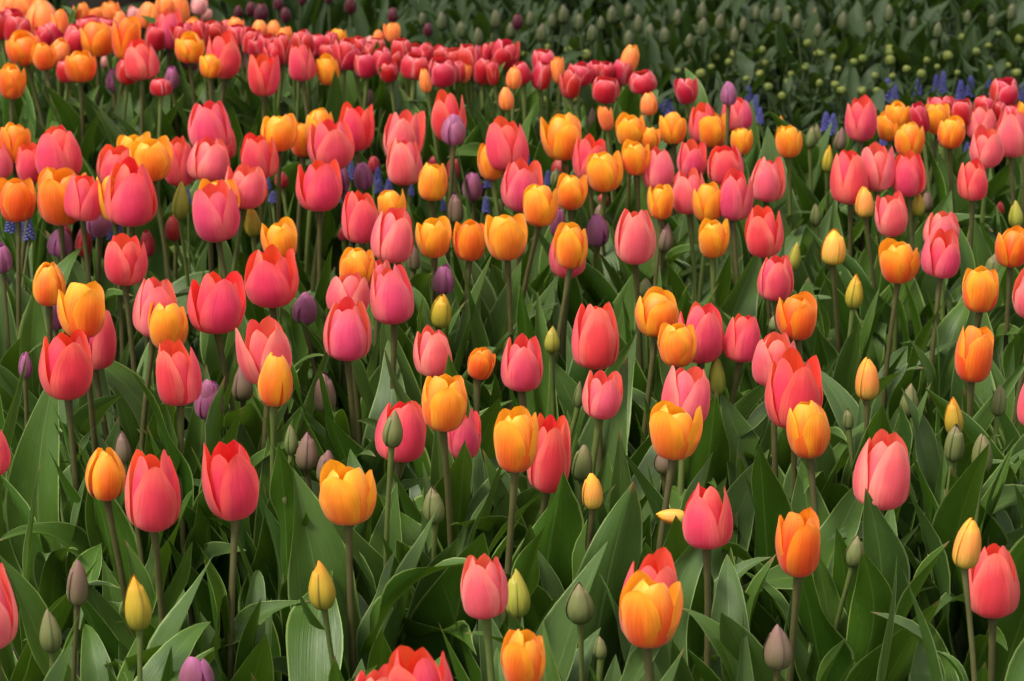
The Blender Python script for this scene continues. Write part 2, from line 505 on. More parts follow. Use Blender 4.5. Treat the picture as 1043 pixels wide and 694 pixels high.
def leaf_grid(width=.16, a0=R(12), bend=R(40), pw=2.0, fold0=R(62), fold1=R(22), wave=.10, twist=0.0, wf=2.0, seed=0, nu=9, nv=20):
    """A tulip leaf of length 1: rises from the origin leaning to +X, keeled, wavy, pointed."""
    g = np.random.default_rng(seed)
    t = np.linspace(0, 1, nv)
    ang = a0 + bend * t ** pw
    ds = 1.0 / (nv - 1)
    sx = np.concatenate([[0], np.cumsum(np.sin(ang[:-1]) * ds)])
    sz = np.concatenate([[0], np.cumsum(np.cos(ang[:-1]) * ds)])
    side = g.normal(0, .06) * np.sin(np.pi * t) + g.normal(0, .05) * t**2
    hw = .5 * width * curve_pts([(0, .42), (.12, .70), (.3, .96), (.45, 1.0), (.6, .90), (.75, .66), (.88, .36), (.96, .13), (1, .012)], t)
    fold = fold0 + (fold1 - fold0) * np.clip(t / .6, 0, 1) ** .7
    u = np.linspace(-1, 1, nu)
    tw = twist * t ** 1.5
    # local frame: T along, B sideways (Y), N towards the stem / up
    T = np.stack([np.sin(ang), 0 * t, np.cos(ang)], -1)
    B0 = np.tile([0., 1., 0.], (nv, 1))
    N0 = np.stack([-np.cos(ang), 0 * t, np.sin(ang)], -1)
    B = B0 * np.cos(tw)[:, None] + N0 * np.sin(tw)[:, None]
    N = -B0 * np.sin(tw)[:, None] + N0 * np.cos(tw)[:, None]
    c = np.stack([sx, side, sz], -1)
    U = u[None, :]
    lat = hw[:, None] * np.sign(U) * (np.abs(U) * np.cos(fold[:, None] * np.abs(U) * .9))
    up = hw[:, None] * (np.abs(U) ** 1.25) * np.sin(fold)[:, None]
    p = g.uniform(0, 6.28, 2)
    up = up + hw[:, None] * wave * 2 * np.abs(U) ** 2 * np.sin(2 * np.pi * wf * t[:, None] + np.where(U < 0, p[0], p[1]))
    return c[:, None, :] + lat[..., None] * B[:, None, :] + up[..., None] * N[:, None, :]


LG = []
for s in range(30):
    q = np.random.default_rng(900 + s)
    kind = s % 6
    if kind in (0, 1, 5):   # nearly upright, broad
        k = dict(width=q.uniform(.16, .22), a0=R(q.uniform(3, 13)), bend=R(q.uniform(4, 30)), pw=1.6)
    elif kind == 2:         # arching, tip to the side
        k = dict(width=q.uniform(.15, .20), a0=R(q.uniform(10, 24)), bend=R(q.uniform(50, 100)), pw=2.0)
    elif kind == 3:         # narrow, upright
        k = dict(width=q.uniform(.09, .13), a0=R(q.uniform(3, 10)), bend=R(q.uniform(5, 26)), pw=2.2)
    else:                   # tip rolled over
        k = dict(width=q.uniform(.15, .19), a0=R(q.uniform(8, 16)), bend=R(q.uniform(70, 125)), pw=3.6)
    LG.append(leaf_grid(wave=q.uniform(.08, .28), twist=R(q.uniform(-55, 55)), wf=q.uniform(1.2, 2.4), seed=s, fold1=R(q.uniform(14, 36)), **k))
LEAVES = [grid_mesh('tulip_leaf', g) for g in LG]


def add_leaves(root, rnd, n, lmin, lmax, mats=None, az0=None, spread=.012, stem_h=0.05):
    a = rnd.uniform(0, 6.28) if az0 is None else az0
    for k in range(n):
        L = rnd.uniform(lmin, lmax) * (1 - 0.07 * k)
        m = Matrix.Translation((math.cos(a) * spread, math.sin(a) * spread, k * stem_h * rnd.uniform(.2, .8)))
        m = m @ Matrix.Rotation(a, 4, 'Z') @ Matrix.Rotation(rnd.uniform(-.08, .10), 4, 'Y') @ Matrix.Diagonal((L, L * rnd.uniform(1.0, 1.5), L, 1))
        obj('leaf', rnd.choice(LEAVES), (mats or rnd.choice((LEAF[0], LEAF[0], LEAF[1]))), root, m)
        a += 2.4 + rnd.uniform(-.6, .6)


def add_stem(root, head, rnd, r0=.0043, mat=None, taper=.8):
    """Stem from the plant's base (0,0,0) to the flower's heel, a little curved."""
    t = np.linspace(0, 1, 12)
    b1 = Vector((rnd.uniform(-.022, .022), rnd.uniform(-.02, .02), 0))
    P = np.array([[head.x * s**1.5 + b1.x * math.sin(math.pi * s), head.y * s**1.5 + b1.y * math.sin(math.pi * s), head.z * s] for s in t])
    P[-1] += np.array([0, 0, .002])
    return obj('stem', grid_mesh('stem', tube(P, r0 * (1 - (1 - taper) * t + .35 * np.clip(t * 12 - 11, 0, 1)), 8)), mat, root)


def add_petals(root, head, tilt, Rw, H, shape, mat, rot, rnd, openness=0.0):
    outer, inner = SHAPE[shape]
    base = Matrix.Translation(head) @ tilt
    sc = Matrix.Diagonal((Rw, Rw, H, 1))
    for ring, meshes in ((0, outer), (1, inner)):
        for k in range(3):
            a = rot - math.pi / 2 + k * 2.0944 + ring * 1.0472 + rnd.uniform(-.09, .09)
            le = openness + rnd.uniform(-.025, .07)
            m = base @ Matrix.Rotation(a, 4, 'Z') @ Matrix.Rotation(le, 4, 'Y') @ sc @ Matrix.Diagonal((1, rnd.choice((-1, 1)) * rnd.uniform(.92, 1.06), rnd.uniform(.90, 1.035), 1))
            # keep the outside of the petal facing outwards: mirrored copies would flip it
            if m.determinant() < 0:
                m = m @ Matrix.Diagonal((1, -1, 1, 1))
            obj('petal', rnd.choice(meshes), mat, root, m)


# kind -> (default height of the flower's heel, shapes, petal material choices, stem)
KIND = {
    'P': (.42, ('egg', 'egg', 'open'), ('coral', 'coral', 'pink', 'rose'), STEM_B),
    'L': (.42, ('egg', 'open'), ('pink',), STEM_G),
    'X': (.42, ('open', 'egg'), ('scarlet',), STEM_B),
    'O': (.42, ('cup',), ('orange', 'orange', 'yellow'), STEM_B),
    'Y': (.42, ('cup',), ('yellow',), STEM_G),
    'E': (.42, ('cup',), ('deep_orange',), STEM_B),
    'C': (.42, ('closed',), ('orange',), STEM_B),
    'A': (.42, ('closed', 'cup'), ('apricot',), STEM_G),
    'R': (.42, ('ball',), ('red',), STEM_G),
    'V': (.37, ('closed',), ('violet',), STEM_B),
    'D': (.31, ('closed',), ('dark_red',), STEM_G),
    'W': (.34, ('cup',), ('blush',), STEM_G),
    'M': (.36, ('fat', 'long'), 'mauve', STEM_B),
    'G': (.36, ('long', 'fat'), 'green', STEM_G),
    'B': (.38, ('long',), 'yellow', STEM_G),
    'b': (.37, ('long',), 'lime', STEM_G),
    'K': (.41, ('fat',), 'peach', STEM_B),
}

# every tulip of the photograph: kind, middle, top and bottom of the flower in it, width; then dh=extra height, r=turn of the
# front petal (degrees), t=tilt sideways (degrees), o=opening, s=shape
DATA = """
P -5 571 660 56
M 79 565 616 22
G 53 617 665 23
B 142 580 642 28 t=-3
V 199 664 708 36
P 157 454 538 58 r=12 s=egg
X 240 444 527 58 r=34 s=open
C 108 454 508 39 r=10
M 126 436 472 17
B 330 566 621 27
O 355 471 533 57 r=-20 s=cup o=.05
L 495 563 628 49 r=-15 s=egg
b 528 576 629 26
O 532 638 702 46 r=-18
X 430 653 732 68 dh=.02 r=-30 s=open
P 380 676 742 52 r=20 dh=-.03
G 591 589 635 29
G 612 646 672 14
O 659 583 656 62 dh=.03 r=-25 s=cup
P 660 556 655 61 dh=-.03 r=30
P 720 490 558 50 r=-32 s=egg
K 698 514 529 17 t=-84 dh=-.02
E 813 516 586 47 r=15 s=cup
G 869 542 578 20
K 982 522 578 28 dh=.06 t=6
P 1011 552 628 55 dh=-.05 r=-12 s=egg
M 792 632 682 30
X 69 332 405 57 r=25 s=open
P 96 312 376 46 dh=-.05
O 86 286 343 48 dh=.06 r=28 s=cup
C 50 266 311 33
V 57 306 336 20
V 26 358 386 14
P -11 428 486 48
P 184 345 412 46 r=-30 s=egg
Y 172 308 356 42 r=-8
P 157 278 342 46 r=20
V 213 385 428 31
M 248 371 409 22
X 221 277 339 57 r=22 s=open
P 127 239 290 44 r=-38 s=open t=4
P 274 322 390 52
Y 279 357 413 35 r=-30 s=closed
M 331 376 420 23
M 312 436 480 23
M 331 455 492 19
G 296 474 516 19
G 297 430 464 14
P 407 402 469 54 dh=-.04 r=26 s=egg
G 399 414 456 21 dh=.09
O 451 380 438 49 dh=.03 r=8 s=cup t=4
P 472 414 468 34 dh=-.06
P 443 333 383 40 r=20 s=egg
P 531 341 398 42 r=12
E 486 354 386 28 t=14
O 525 418 480 46 dh=.04 r=-32
P 557 418 500 44 dh=-.05 r=8 s=egg
G 443 492 534 22
G 592 450 490 21
K 604 478 518 21
P 606 307 376 50 r=6 s=egg
L 611 376 426 42
G 589 386 416 11
b 562 330 360 16
O 686 408 466 51 r=-35 s=cup
L 697 369 431 50 r=36 s=egg
M 676 452 483 20
b 731 357 403 17
X 808 358 436 58 r=10 s=open
P 787 335 392 46
O 825 408 466 46 r=30 s=cup
P 896 437 518 60 r=24 s=egg
K 883 361 407 24
G 924 388 426 20
G 864 416 438 11
B 972 401 444 20
G 971 429 470 20
G 1000 438 481 21
G 1016 391 424 16
E 989 332 389 41 r=18 s=cup
P 1060 375 438 52
O 998 272 318 39 r=-10 s=cup
G 1011 257 286 18
P 1053 270 326 48
E 812 299 345 42 r=22 s=cup
P 789 258 306 38 r=10
K 848 232 270 25
B 869 277 315 18
O 915 245 287 40 r=-35 s=cup o=.05
P 958 234 281 39 r=24 s=egg
L 958 213 252 37
L 909 196 241 34 r=8
K 881 189 222 19
B 934 196 221 14
M 944 192 216 12
P 991 163 204 31 r=32
b 1035 203 233 15
E 1029 231 272 34
G 831 206 231 12
b 807 245 276 13 t=8
G 789 320 338 13
P 778 210 262 40 r=-30 s=open
P 780 158 205 37 r=-12 s=egg
Y 726 222 262 32
Y 722 185 226 32 r=32
O 673 189 224 27 r=30
M 676 225 257 17
P 647 211 268 44 r=0 s=egg
V 608 217 251 24
M 611 207 226 12
P 579 236 282 38 dh=-.04
O 581 229 274 35 dh=.03 r=-20
V 567 212 242 16
O 549 187 231 38 r=-30 s=cup
O 581 177 213 32 r=-12 s=cup
O 517 215 264 44 r=14 s=cup
E 478 225 266 35 r=10 s=cup
O 443 223 262 35 r=18 s=cup
V 451 269 300 22
B 448 297 334 21 s=fat
P 402 266 330 44 r=14 s=egg
P 354 303 367 51 r=8 s=egg
P 353 277 320 44
O 362 251 292 39
P 385 262 300 26
P 398 211 267 45 r=24 s=egg
P 369 193 247 39 r=18
Y 400 193 226 30
M 422 247 276 13
V 310 297 330 27
X 277 250 312 54 r=-8 s=open
O 288 225 266 37
B 258 207 242 17
b 183 183 224 17
P 222 186 246 48 r=-38 s=open
Y 223 184 226 44
L 249 167 212 42
X 133 164 230 54 r=10 s=egg
O 117 178 226 34
V 102 208 241 25
E 62 172 228 49 r=-14 s=cup o=.08
P 84 176 224 40
E 19 180 226 40 r=8
V 61 233 262 26 dh=-.02
D 85 228 262 18
V 3 246 278 21
D 66 228 246 14
D 178 217 246 18
D 152 233 262 15
P 62 127 183 48 r=-35 s=egg
P 34 146 186 34
P 1 142 182 28
E 14 126 166 32
P 121 147 188 48 r=-8
O 157 141 183 44 dh=.03 r=10
Y 137 135 170 34
P 184 138 190 32 dh=-.05
P 212 140 185 44 r=30
P 215 100 153 44 dh=.03 r=-2 s=egg
P 232 130 162 20 dh=-.03
P 264 134 181 38 r=-26
O 285 116 153 40 dh=.03 r=12
O 309 123 160 26 dh=-.03
P 338 120 173 46 r=18 s=open
Y 325 111 145 30
X 362 105 154 36 r=-10
X 326 161 215 46 r=16 s=open
V 348 166 197 18
V 371 164 194 21
D 382 158 177 13
P 412 140 189 36 r=-14 s=egg
L 409 112 166 40
O 439 166 205 29 s=ball
D 443 158 170 12
D 461 160 184 14
P 458 92 144 34 r=-36 s=open
V 462 117 148 24 dh=.09
V 482 174 205 20
M 465 195 228 16
P 531 161 215 44 r=8 s=open
Y 502 147 184 31
P 517 120 173 44
O 575 117 163 41 r=22 s=cup o=.03
P 600 138 185 36 r=18 s=open
Y 617 154 195 38 r=-20
O 642 116 149 31
O 661 130 154 22
O 648 143 178 28 dh=.03 r=-22
D 570 162 180 18
G 567 171 192 13
D 641 183 199 12
D 614 197 210 13
P 671 150 193 32 r=20
O 686 114 147 27
P 718 105 146 32
O 725 116 151 32 r=-25
O 755 131 158 23
V 742 82 108 17 dh=.11
P 751 97 133 33 dh=-.03
P 704 145 182 31 r=4
P 740 147 187 38 r=-8
L 702 171 218 34 r=-32
P 746 172 224 36 r=-34
Y 804 130 161 27
B 796 117 142 10
G 825 127 152 12
G 832 125 150 11
M 855 129 154 13
B 842 147 176 11
P 877 99 144 32 r=34 s=open
P 866 154 208 40 r=32
L 893 147 195 38
P 925 154 200 36 r=-18
Y 907 114 144 28
Y 915 104 134 26
O 926 126 160 31
O 955 104 137 26
O 967 119 151 29 r=36
R 940 105 137 20
R 958 98 118 24
L 1000 107 142 32
L 1005 130 171 34 r=26
P 1030 113 161 34 r=-20
R 1022 80 108 27
R 980 100 128 20
R 1001 98 118 22
R 1016 102 122 18
R 1031 106 128 20
O 1043 103 132 16
O 668 296 343 45 r=26 s=cup
Y 690 329 373 40 r=-12 s=cup
P 714 308 369 48 r=30
P 754 317 369 37 r=34
G 658 282 304 15
E 27 33 66 38
E 12 66 101 28
E 82 53 83 32
E 100 23 58 36
E 128 18 62 28
P 145 41 82 36 r=-30
P 172 10 50 30 s=egg
A 183 -4 28 26
A 150 2 30 24
R 75 25 57 28
R 92 16 38 24
R 108 17 42 22
R 17 15 45 26
R 1 10 42 16
R 10 7 28 20
V 32 15 40 20
A 46 -2 38 34
A 30 -7 24 24
A 62 10 42 18
A 84 4 24 15
A 98 8 26 18
A 60 39 64 22
V 115 70 93 14
V 176 67 91 15
R 164 78 98 19
O 193 35 64 30
V 195 48 72 18
R 159 22 52 20
P 229 34 80 36 r=36
R 218 20 44 24
R 205 21 52 15
A 196 19 42 17
V 251 48 72 14
V 268 40 64 20
X 269 53 98 32 s=open
P 308 45 83 29 r=-30 s=egg
Y 335 56 87 24
R 254 30 57 19
R 288 35 66 20
R 273 33 60 18
R 298 38 63 16
A 240 18 36 18
A 265 21 38 16
A 278 21 40 16
A 291 28 44 16
R 323 32 59 26
R 339 32 57 16
O 345 30 50 18
R 350 41 71 24
R 365 35 60 18
R 374 50 80 22
R 391 46 77 22
R 401 50 76 14
A 401 24 44 17
A 387 31 44 11
R 383 37 54 20
R 410 38 62 20
R 421 44 66 20
R 433 44 67 16
R 422 53 81 24
A 435 69 95 13
R 448 45 66 22
R 466 47 73 15
R 451 58 88 25
A 472 64 85 16
R 480 44 73 22
R 491 57 87 24
R 503 64 88 13
R 496 45 67 14
R 514 42 70 24
A 523 67 91 16
A 517 88 113 16
R 533 61 87 20
R 550 62 92 20
R 557 50 78 22
A 569 58 86 14
R 581 73 101 22
R 590 61 87 22
R 605 64 86 18
R 618 64 81 14
R 631 61 87 20
R 616 77 105 27
A 639 45 74 18
R 656 69 95 24
A 661 93 118 18
A 619 108 134 15
M 602 109 132 9
R 700 80 106 22
M 377 91 109 10
D 288 174 192 14
D 350 231 246 12
D 1019 205 220 9
R 262 38 62 20
R 281 44 70 20
R 310 32 58 20
R 305 52 76 18
R 335 44 68 20
R 243 24 46 20
R 232 20 42 20
R 190 24 50 20
R 118 26 48 20
R 58 20 46 22
R 44 26 50 20
R 362 48 72 20
R 377 42 66 18
R 398 62 84 18
R 440 60 82 18
R 466 60 84 18
A 5 -2 26 22
A 15 -6 18 20
A 115 2 24 18
A 122 10 32 18
A 168 -3 18 20
A 212 24 42 14
E 46 44 72 24
R 70 60 84 22
O 214 56 80 22
R 130 62 86 20
W 137 7 25 16
W 203 -2 16 18
W 208 9 22 16
W 205 64 80 15
W 168 64 78 12
W 54 50 66 12
W 360 74 90 14
W 389 74 91 13
W 378 37 52 13
W 108 57 70 10
"""

# ------------------------------------------------------------------ labels: what each tulip looks like and what it stands beside
WHAT = {
    'P': 'coral pink tulip', 'L': 'pale salmon pink tulip', 'X': 'bright scarlet coral tulip', 'O': 'orange tulip', 'Y': 'golden orange tulip',
    'E': 'deep orange tulip', 'C': 'slim closed orange tulip', 'A': 'apricot tulip', 'R': 'small red tulip', 'V': 'closed violet tulip',
    'D': 'low dark red tulip', 'W': 'blush pink tulip', 'M': 'mauve brown tulip bud', 'G': 'green tulip bud', 'b': 'yellow green tulip bud',
    'B': 'yellow tulip bud', 'K': 'peach orange tulip bud',
}

rows = []
for ln in DATA.strip().splitlines():
    f = ln.split()
    o = dict(x.split('=') for x in f[5:])
    rows.append(dict(k=f[0], x=float(f[1]), t=float(f[2]), b=float(f[3]), w=float(f[4]), o=o))
rnd = random.Random(5)
for q in rows:
    h, shapes, mats, stem = KIND[q['k']]
    q['h'] = h + float(q['o'].get('dh', 0)) + (0 if 'dh' in q['o'] else rnd.uniform(-.012, .012))
    q['shape'] = q['o'].get('s') or rnd.choice(shapes)
    q['mat'] = mats if isinstance(mats, str) else rnd.choice(mats)
    q['bud'] = isinstance(mats, str)
    q['what'] = WHAT[q['k']]
    q['P'], q['dep'] = place(q['x'], q['b'] - 1.0, q['h'])


def label_rows(rows):
    YB = [(45, 'top edge'), (100, 'far back row'), (165, 'back row'), (230, 'upper middle row'), (310, 'middle row'), (400, 'lower middle row'), (500, 'near row'), (610, 'front row'), (9999, 'bottom edge')]
    XB = [(104, 'left edge'), (208, 'far left'), (313, 'left'), (417, 'inner left'), (521, 'left of centre'), (626, 'right of centre'), (730, 'inner right'), (834, 'right'), (939, 'far right'), (9999, 'right edge')]
    short = lambda q: q['what'].replace('small red tulip with pale rims', 'small red tulip').replace('half coloured peach tulip bud', 'peach bud').replace(' tulip bud', ' bud')
    for q in rows:
        cy = (q['t'] + q['b']) / 2
        q['cy'] = cy
        q['reg'] = next(n for l, n in YB if cy < l) + ', ' + next(n for l, n in XB if q['x'] < l)
    for q in rows:
        rel = set()
        for p in rows:
            if p is q: continue
            dx, dy = p['x'] - q['x'], p['cy'] - q['cy']
            sw, sh = (p['w'] + q['w']) / 2, (p['b'] - p['t'] + q['b'] - q['t']) / 2
            if abs(dx) < sw * .75 and abs(dy) < sh * .8:
                rel.add(('partly behind ' if p['P'].y < q['P'].y else 'in front of ', short(p)))
            elif abs(dy) < sh * .5 and sw * .75 <= abs(dx) < sw * 1.9:
                rel.add(('just right of ' if dx < 0 else 'just left of ', short(p)))
            elif abs(dx) < sw * .6 and sh * .8 <= abs(dy) < sh * 2.0:
                rel.add(('just above ' if dy > 0 else 'just below ', short(p)))
        q['rel'] = sorted(rel)
    used = set()
    art = lambda s: ('an ' if s[0] in 'aeiou' else 'a ') + s
    for q in rows:
        same = [p for p in rows if p is not q and p['what'] == q['what'] and p['reg'] == q['reg']]
        if not same:
            q['label'] = f"{q['what']}, {q['reg']}"
            if q['rel']:
                r = q['rel'][0]
                l2 = f"{q['what']} {r[0]}{art(r[1])}, {q['reg']}"
                if len(l2.split()) <= 16: q['label'] = l2
            continue
        got = None
        for r in q['rel']:
            if not any(r in p['rel'] for p in same):
                got = f"{q['what']} {r[0]}{art(r[1])}, {q['reg']}"
                if len(got.split()) <= 16: break
                got = None
        if not got:
            for r in q['rel']:
                for r2 in q['rel']:
                    if r < r2 and not got and not any(r in p['rel'] and r2 in p['rel'] for p in same):
                        got = f"{q['what']} {r[0]}{art(r[1])}, {r2[0]}{art(r2[1])}, {q['reg']}"
                        if len(got.split()) > 16: got = None
        if not got:
            cl = sorted(same + [q], key=lambda p: p['x'])
            i, n = cl.index(q), len(cl)
            ordn = 'first second third fourth fifth sixth seventh eighth ninth tenth eleventh twelfth thirteenth fourteenth fifteenth sixteenth'.split()[i]
            word = 'one two three four five six seven eight nine ten eleven twelve thirteen fourteen fifteen sixteen'.split()[n - 1]
            plural = q['what'].replace('tulip', 'tulips', 1) if 'bud' not in q['what'] else q['what'] + 's'
            plural = plural.replace(' with pale rims', '').replace('half coloured ', '')
            got = f"{ordn} from left of the {word} {plural}, {q['reg']}"
        q['label'] = got


label_rows(rows)

BASES = []
for i, q in enumerate(rows):
    rnd = random.Random(1000 + i)
    h, shapes, mats, stem = KIND[q['k']]
    Pt, dep = q['P'], q['dep']
    lean = Vector((rnd.uniform(-.02, .02), rnd.uniform(-.015, .02), 0))
    tdeg = float(q['o'].get('t', rnd.uniform(-13, 13) if q['k'] in 'RA' else rnd.uniform(-6, 6)))
    big = abs(tdeg) > 40
    lean.x -= math.sin(R(tdeg)) * .03 * (0 if big else 1)
    base = Vector((Pt.x + lean.x, Pt.y + lean.y, 0))
    BASES.append((base.x, base.y, q['k']))
    root = empty('tulip_bud' if q['bud'] else 'tulip', base)
    grp = 'tulip buds among the flowers' if q['bud'] else 'tulips in flower'
    tag(root, q['label'], 'tulip bud' if q['bud'] else 'tulip', grp)
    head = Pt - base
    q['base'] = base
    Wm = q['w'] * dep / FPX
    Hm = (q['b'] - q['t']) * dep / FPX / 1.02
    if q['k'] == 'R':
        Wm *= rnd.uniform(.95, 1.2)
        Hm *= rnd.uniform(.88, 1.08)
        if rnd.random() < .35: q['shape'] = 'cup'
        if 'o' not in q['o']: q['o']['o'] = rnd.uniform(-.03, .10)
    if big: Hm, Wm = 30 * dep / FPX, 16 * dep / FPX
    tilt = Matrix.Rotation(R(tdeg), 4, 'Y') @ Matrix.Rotation(R(rnd.uniform(-4, 4)), 4, 'X')
    small = q['w'] < 19 and not q['bud'] and q['k'] in 'RAW'
    add_stem(root, head, rnd, (.0044 if q['b'] > 300 else .0039) if q['w'] * dep / FPX > .03 else .0033, stem)
    if q['bud']:
        m = Matrix.Translation(head) @ tilt @ Matrix.Rotation(rnd.uniform(0, 6.28), 4, 'Z') @ Matrix.Diagonal((Wm / 2 * .98, Wm / 2 * .98, Hm, 1))
        shp = q['shape']
        obj('bud', rnd.choice(BUDS[shp]), BUD[q['mat']], root, m)
    else:
        rot = R(float(q['o']['r'])) if 'r' in q['o'] else rnd.uniform(0, 2.09)
        add_petals(root, head, tilt, Wm / 2 * .99, Hm, q['shape'], PET[q['mat']], rot, rnd, float(q['o'].get('o', rnd.uniform(-.02, .045))))
    if q['k'] == 'D':
        add_leaves(root, rnd, 2, .12, .18)
    elif q['k'] == 'W':
        add_leaves(root, rnd, 2, .16, .24)
    else:
        low = q['x'] < 480 and 125 < q['b'] < 236
        add_leaves(root, rnd, 4, .20, .29) if low else add_leaves(root, rnd, 8 if q['b'] > 330 else 7, .27, .44)

# ------------------------------------------------------------------ grape hyacinths in the low gaps of the bed
def hyac_mesh(seed):
    g = np.random.default_rng(seed)
    Ps = []
    th = np.linspace(0, 2 * np.pi, 7)
    vv = np.linspace(0, 1, 5)
    for k in range(46):
        z = (k + .5) / 46
        a = k * 2.39996 + g.normal(0, .1)
        rad = (.34 * (1 - z) ** .55 + .05)
        c = np.array([math.cos(a) * rad, math.sin(a) * rad, z])
        s = .17 * (1 - .45 * z)
        prof = s * np.array([.25, .85, 1.0, .8, .3])
        hz = -s * (vv - .5) * 1.9
        x = prof[:, None] * np.cos(th)[None, :]
        y = prof[:, None] * np.sin(th)[None, :]
        zz = np.repeat((hz * .36)[:, None], 7, 1)
        Ps.append(np.stack([c[0] + x, c[1] + y, c[2] + zz], -1))
    return grids_mesh('flower_spike', Ps)


HY = [hyac_mesh(s) for s in range(3)]
HDATA = """762 88 112 11;769 97 124 10;774 110 126 8;680 101 118 14;672 106 118 9;841 114 134 11;848 116 137 11;903 80 104 12;911 86 105 9;935 81 97 9;
953 76 95 8;960 73 96 10;978 82 103 11;988 78 98 11;1006 71 99 9;1041 86 103 10;900 133 148 9;953 136 158 9;966 148 160 9;985 145 158 8;
537 153 168 7;558 174 188 8;643 176 187 8;653 178 188 6;655 188 204 8;497 178 191 9;495 200 216 9;458 186 201 8;453 195 208 8;452 206 214 7;
419 188 199 7;396 182 196 9;358 164 183 9;385 170 186 9;386 183 196 11;350 196 206 7;273 181 193 7;278 195 206 10;103 187 208 9;122 224 240 10;
11 216 236 12;30 222 244 12;24 226 242 10;113 233 244 8;192 192 208 7;93 232 244 8;366 178 190 8"""
hrows = [[float(a) for a in s.split()] for s in HDATA.replace('\n', '').split(';') if s.strip()]
for i, (x, t, b, wd) in enumerate(hrows):
    rnd = random.Random(3000 + i)
    hh = .23 if b < 150 and x > 600 else .33
    Pt, dep = place(x, b, hh)
    base = Vector((Pt.x, Pt.y, 0))
    root = empty('grape_hyacinth', base)
    near = min(rows, key=lambda q: (q['x'] - x) ** 2 + (q['cy'] - (t + b) / 2) ** 2)
    side = 'right' if x > near['x'] else 'left'
    tag(root, None, 'grape hyacinth', 'grape hyacinths among the tulips')
    root['_n'] = f"{side} of the {near['what']}, {near['reg']}"
    Hm = (b - t) * dep / FPX / .97
    Wm = wd * dep / FPX
    add_stem(root, Vector((0, 0, Pt.z)), rnd, .0022, STEM_G)
    obj('flower_spike', rnd.choice(HY), HYAC, root, Matrix.Translation((0, 0, Pt.z)) @ Matrix.Rotation(rnd.uniform(0, 6), 4, 'Z') @ Matrix.Diagonal((Wm * 1.05, Wm * 1.05, Hm, 1)))
    for k in range(2):
        a = rnd.uniform(0, 6.28)
        L = rnd.uniform(.10, .16)
        obj('leaf', LEAVES[9], LEAF[0], root, Matrix.Rotation(a, 4, 'Z') @ Matrix.Diagonal((L, L * .5, L, 1)))
hy = [o for o in COL.objects if o.name.startswith('grape_hyacinth')]
cnt = {}
for o in hy:
    cnt.setdefault(o['_n'], []).append(o)
for n, L in cnt.items():
    L.sort(key=lambda o: o.location.x / o.location.y)
    for j, o in enumerate(L):
        if len(L) == 1:
            o['label'] = f"blue grape hyacinth {n}"
        else:
            o['label'] = f"{['first', 'second', 'third', 'fourth', 'fifth', 'sixth'][j]} blue grape hyacinth {n.replace(' of the', ' of').replace('mauve brown', 'mauve')}"
        del o['_n']

# ------------------------------------------------------------------ the bed behind: lime buds, grey buds, dark tulips, dense leaves
def bed_edge(x):
    return float(np.interp(x, [-1.6, -.85, -.5, -.3, 0, .2, .5, .9, 1.6], [7.2, 6.75, 6.15, 5.85, 5.6, 5.45, 5.42, 5.42, 5.42]))


LB = """535 53;558 46;578 50;597 56;574 60;597 76;609 80;598 90;585 100;557 100;644 98;714 75;742 62;748 55;728 57;724 66;803 53;805 74;803 84;797 97;776 50;
777 62;775 73;834 84;849 57;836 53;853 69;870 62;880 59;850 85;857 91;879 92;893 91;906 53;907 62;910 75;923 69;943 60;938 75;967 57;975 72;965 43;979 37;1007 44;
1017 32;1027 65;1008 68;995 52;1036 73;803 7;834 52;870 45;907 51;760 78;783 88;820 66;822 44;890 76;955 66;1038 40;690 70;632 92"""
lb = [tuple(float(v) for v in s.split()) for s in LB.replace('\n', '').split(';')]
rowname = lambda y: 'nearest' if y > 82 else 'middle' if y > 58 else 'farthest'
bands = {}
for x, y in lb:
    bands.setdefault(('front' if y > 72 else 'middle' if y > 55 else 'rear', int(x // 130)), []).append((x, y))
for (bn, c), L in bands.items():
    L.sort()
    for j, (x, y) in enumerate(L):
        rnd = random.Random(int(x * 7 + y))
        Pt, dep = place(x, y + 5, .27)
        base = Vector((Pt.x + rnd.uniform(-.01, .01), Pt.y, 0))
        root = empty('budding_plant', base)
        zone = ['', '', '', '', 'behind the last red tulips', 'left of the blue hyacinths', 'behind the yellow tulip', 'above the blue hyacinths'][c] if c < 8 else 'at the right edge'
        o_ = ['first', 'second', 'third', 'fourth', 'fifth', 'sixth', 'seventh', 'eighth', 'ninth', 'tenth', 'eleventh'][j]
        tag(root, f"lime budded plant {zone}, {o_} from left, {bn} row", 'budding plant', 'lime budded plants in the bed behind')
        Rr = rnd.uniform(3.0, 5.2) * dep / FPX
        add_stem(root, Pt - base, rnd, .0024, STEM_D)
        obj('bud', rnd.choice(BUDS['round']), BUD['olive'], root, Matrix.Translation(Pt - base) @ Matrix.Rotation(rnd.uniform(0, 6), 4, 'Z') @ Matrix.Rotation(rnd.uniform(-.5, .5), 4, 'X') @ Matrix.Diagonal((Rr, Rr, Rr * rnd.uniform(1.6, 2.3), 1)))
        a = rnd.uniform(0, 6.28)
        for k in range(8):
            L = rnd.uniform(.06, .11)
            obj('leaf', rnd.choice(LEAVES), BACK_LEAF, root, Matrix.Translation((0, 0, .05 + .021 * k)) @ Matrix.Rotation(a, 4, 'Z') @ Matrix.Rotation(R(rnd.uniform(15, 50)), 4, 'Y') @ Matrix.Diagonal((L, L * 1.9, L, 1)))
            a += 2.4

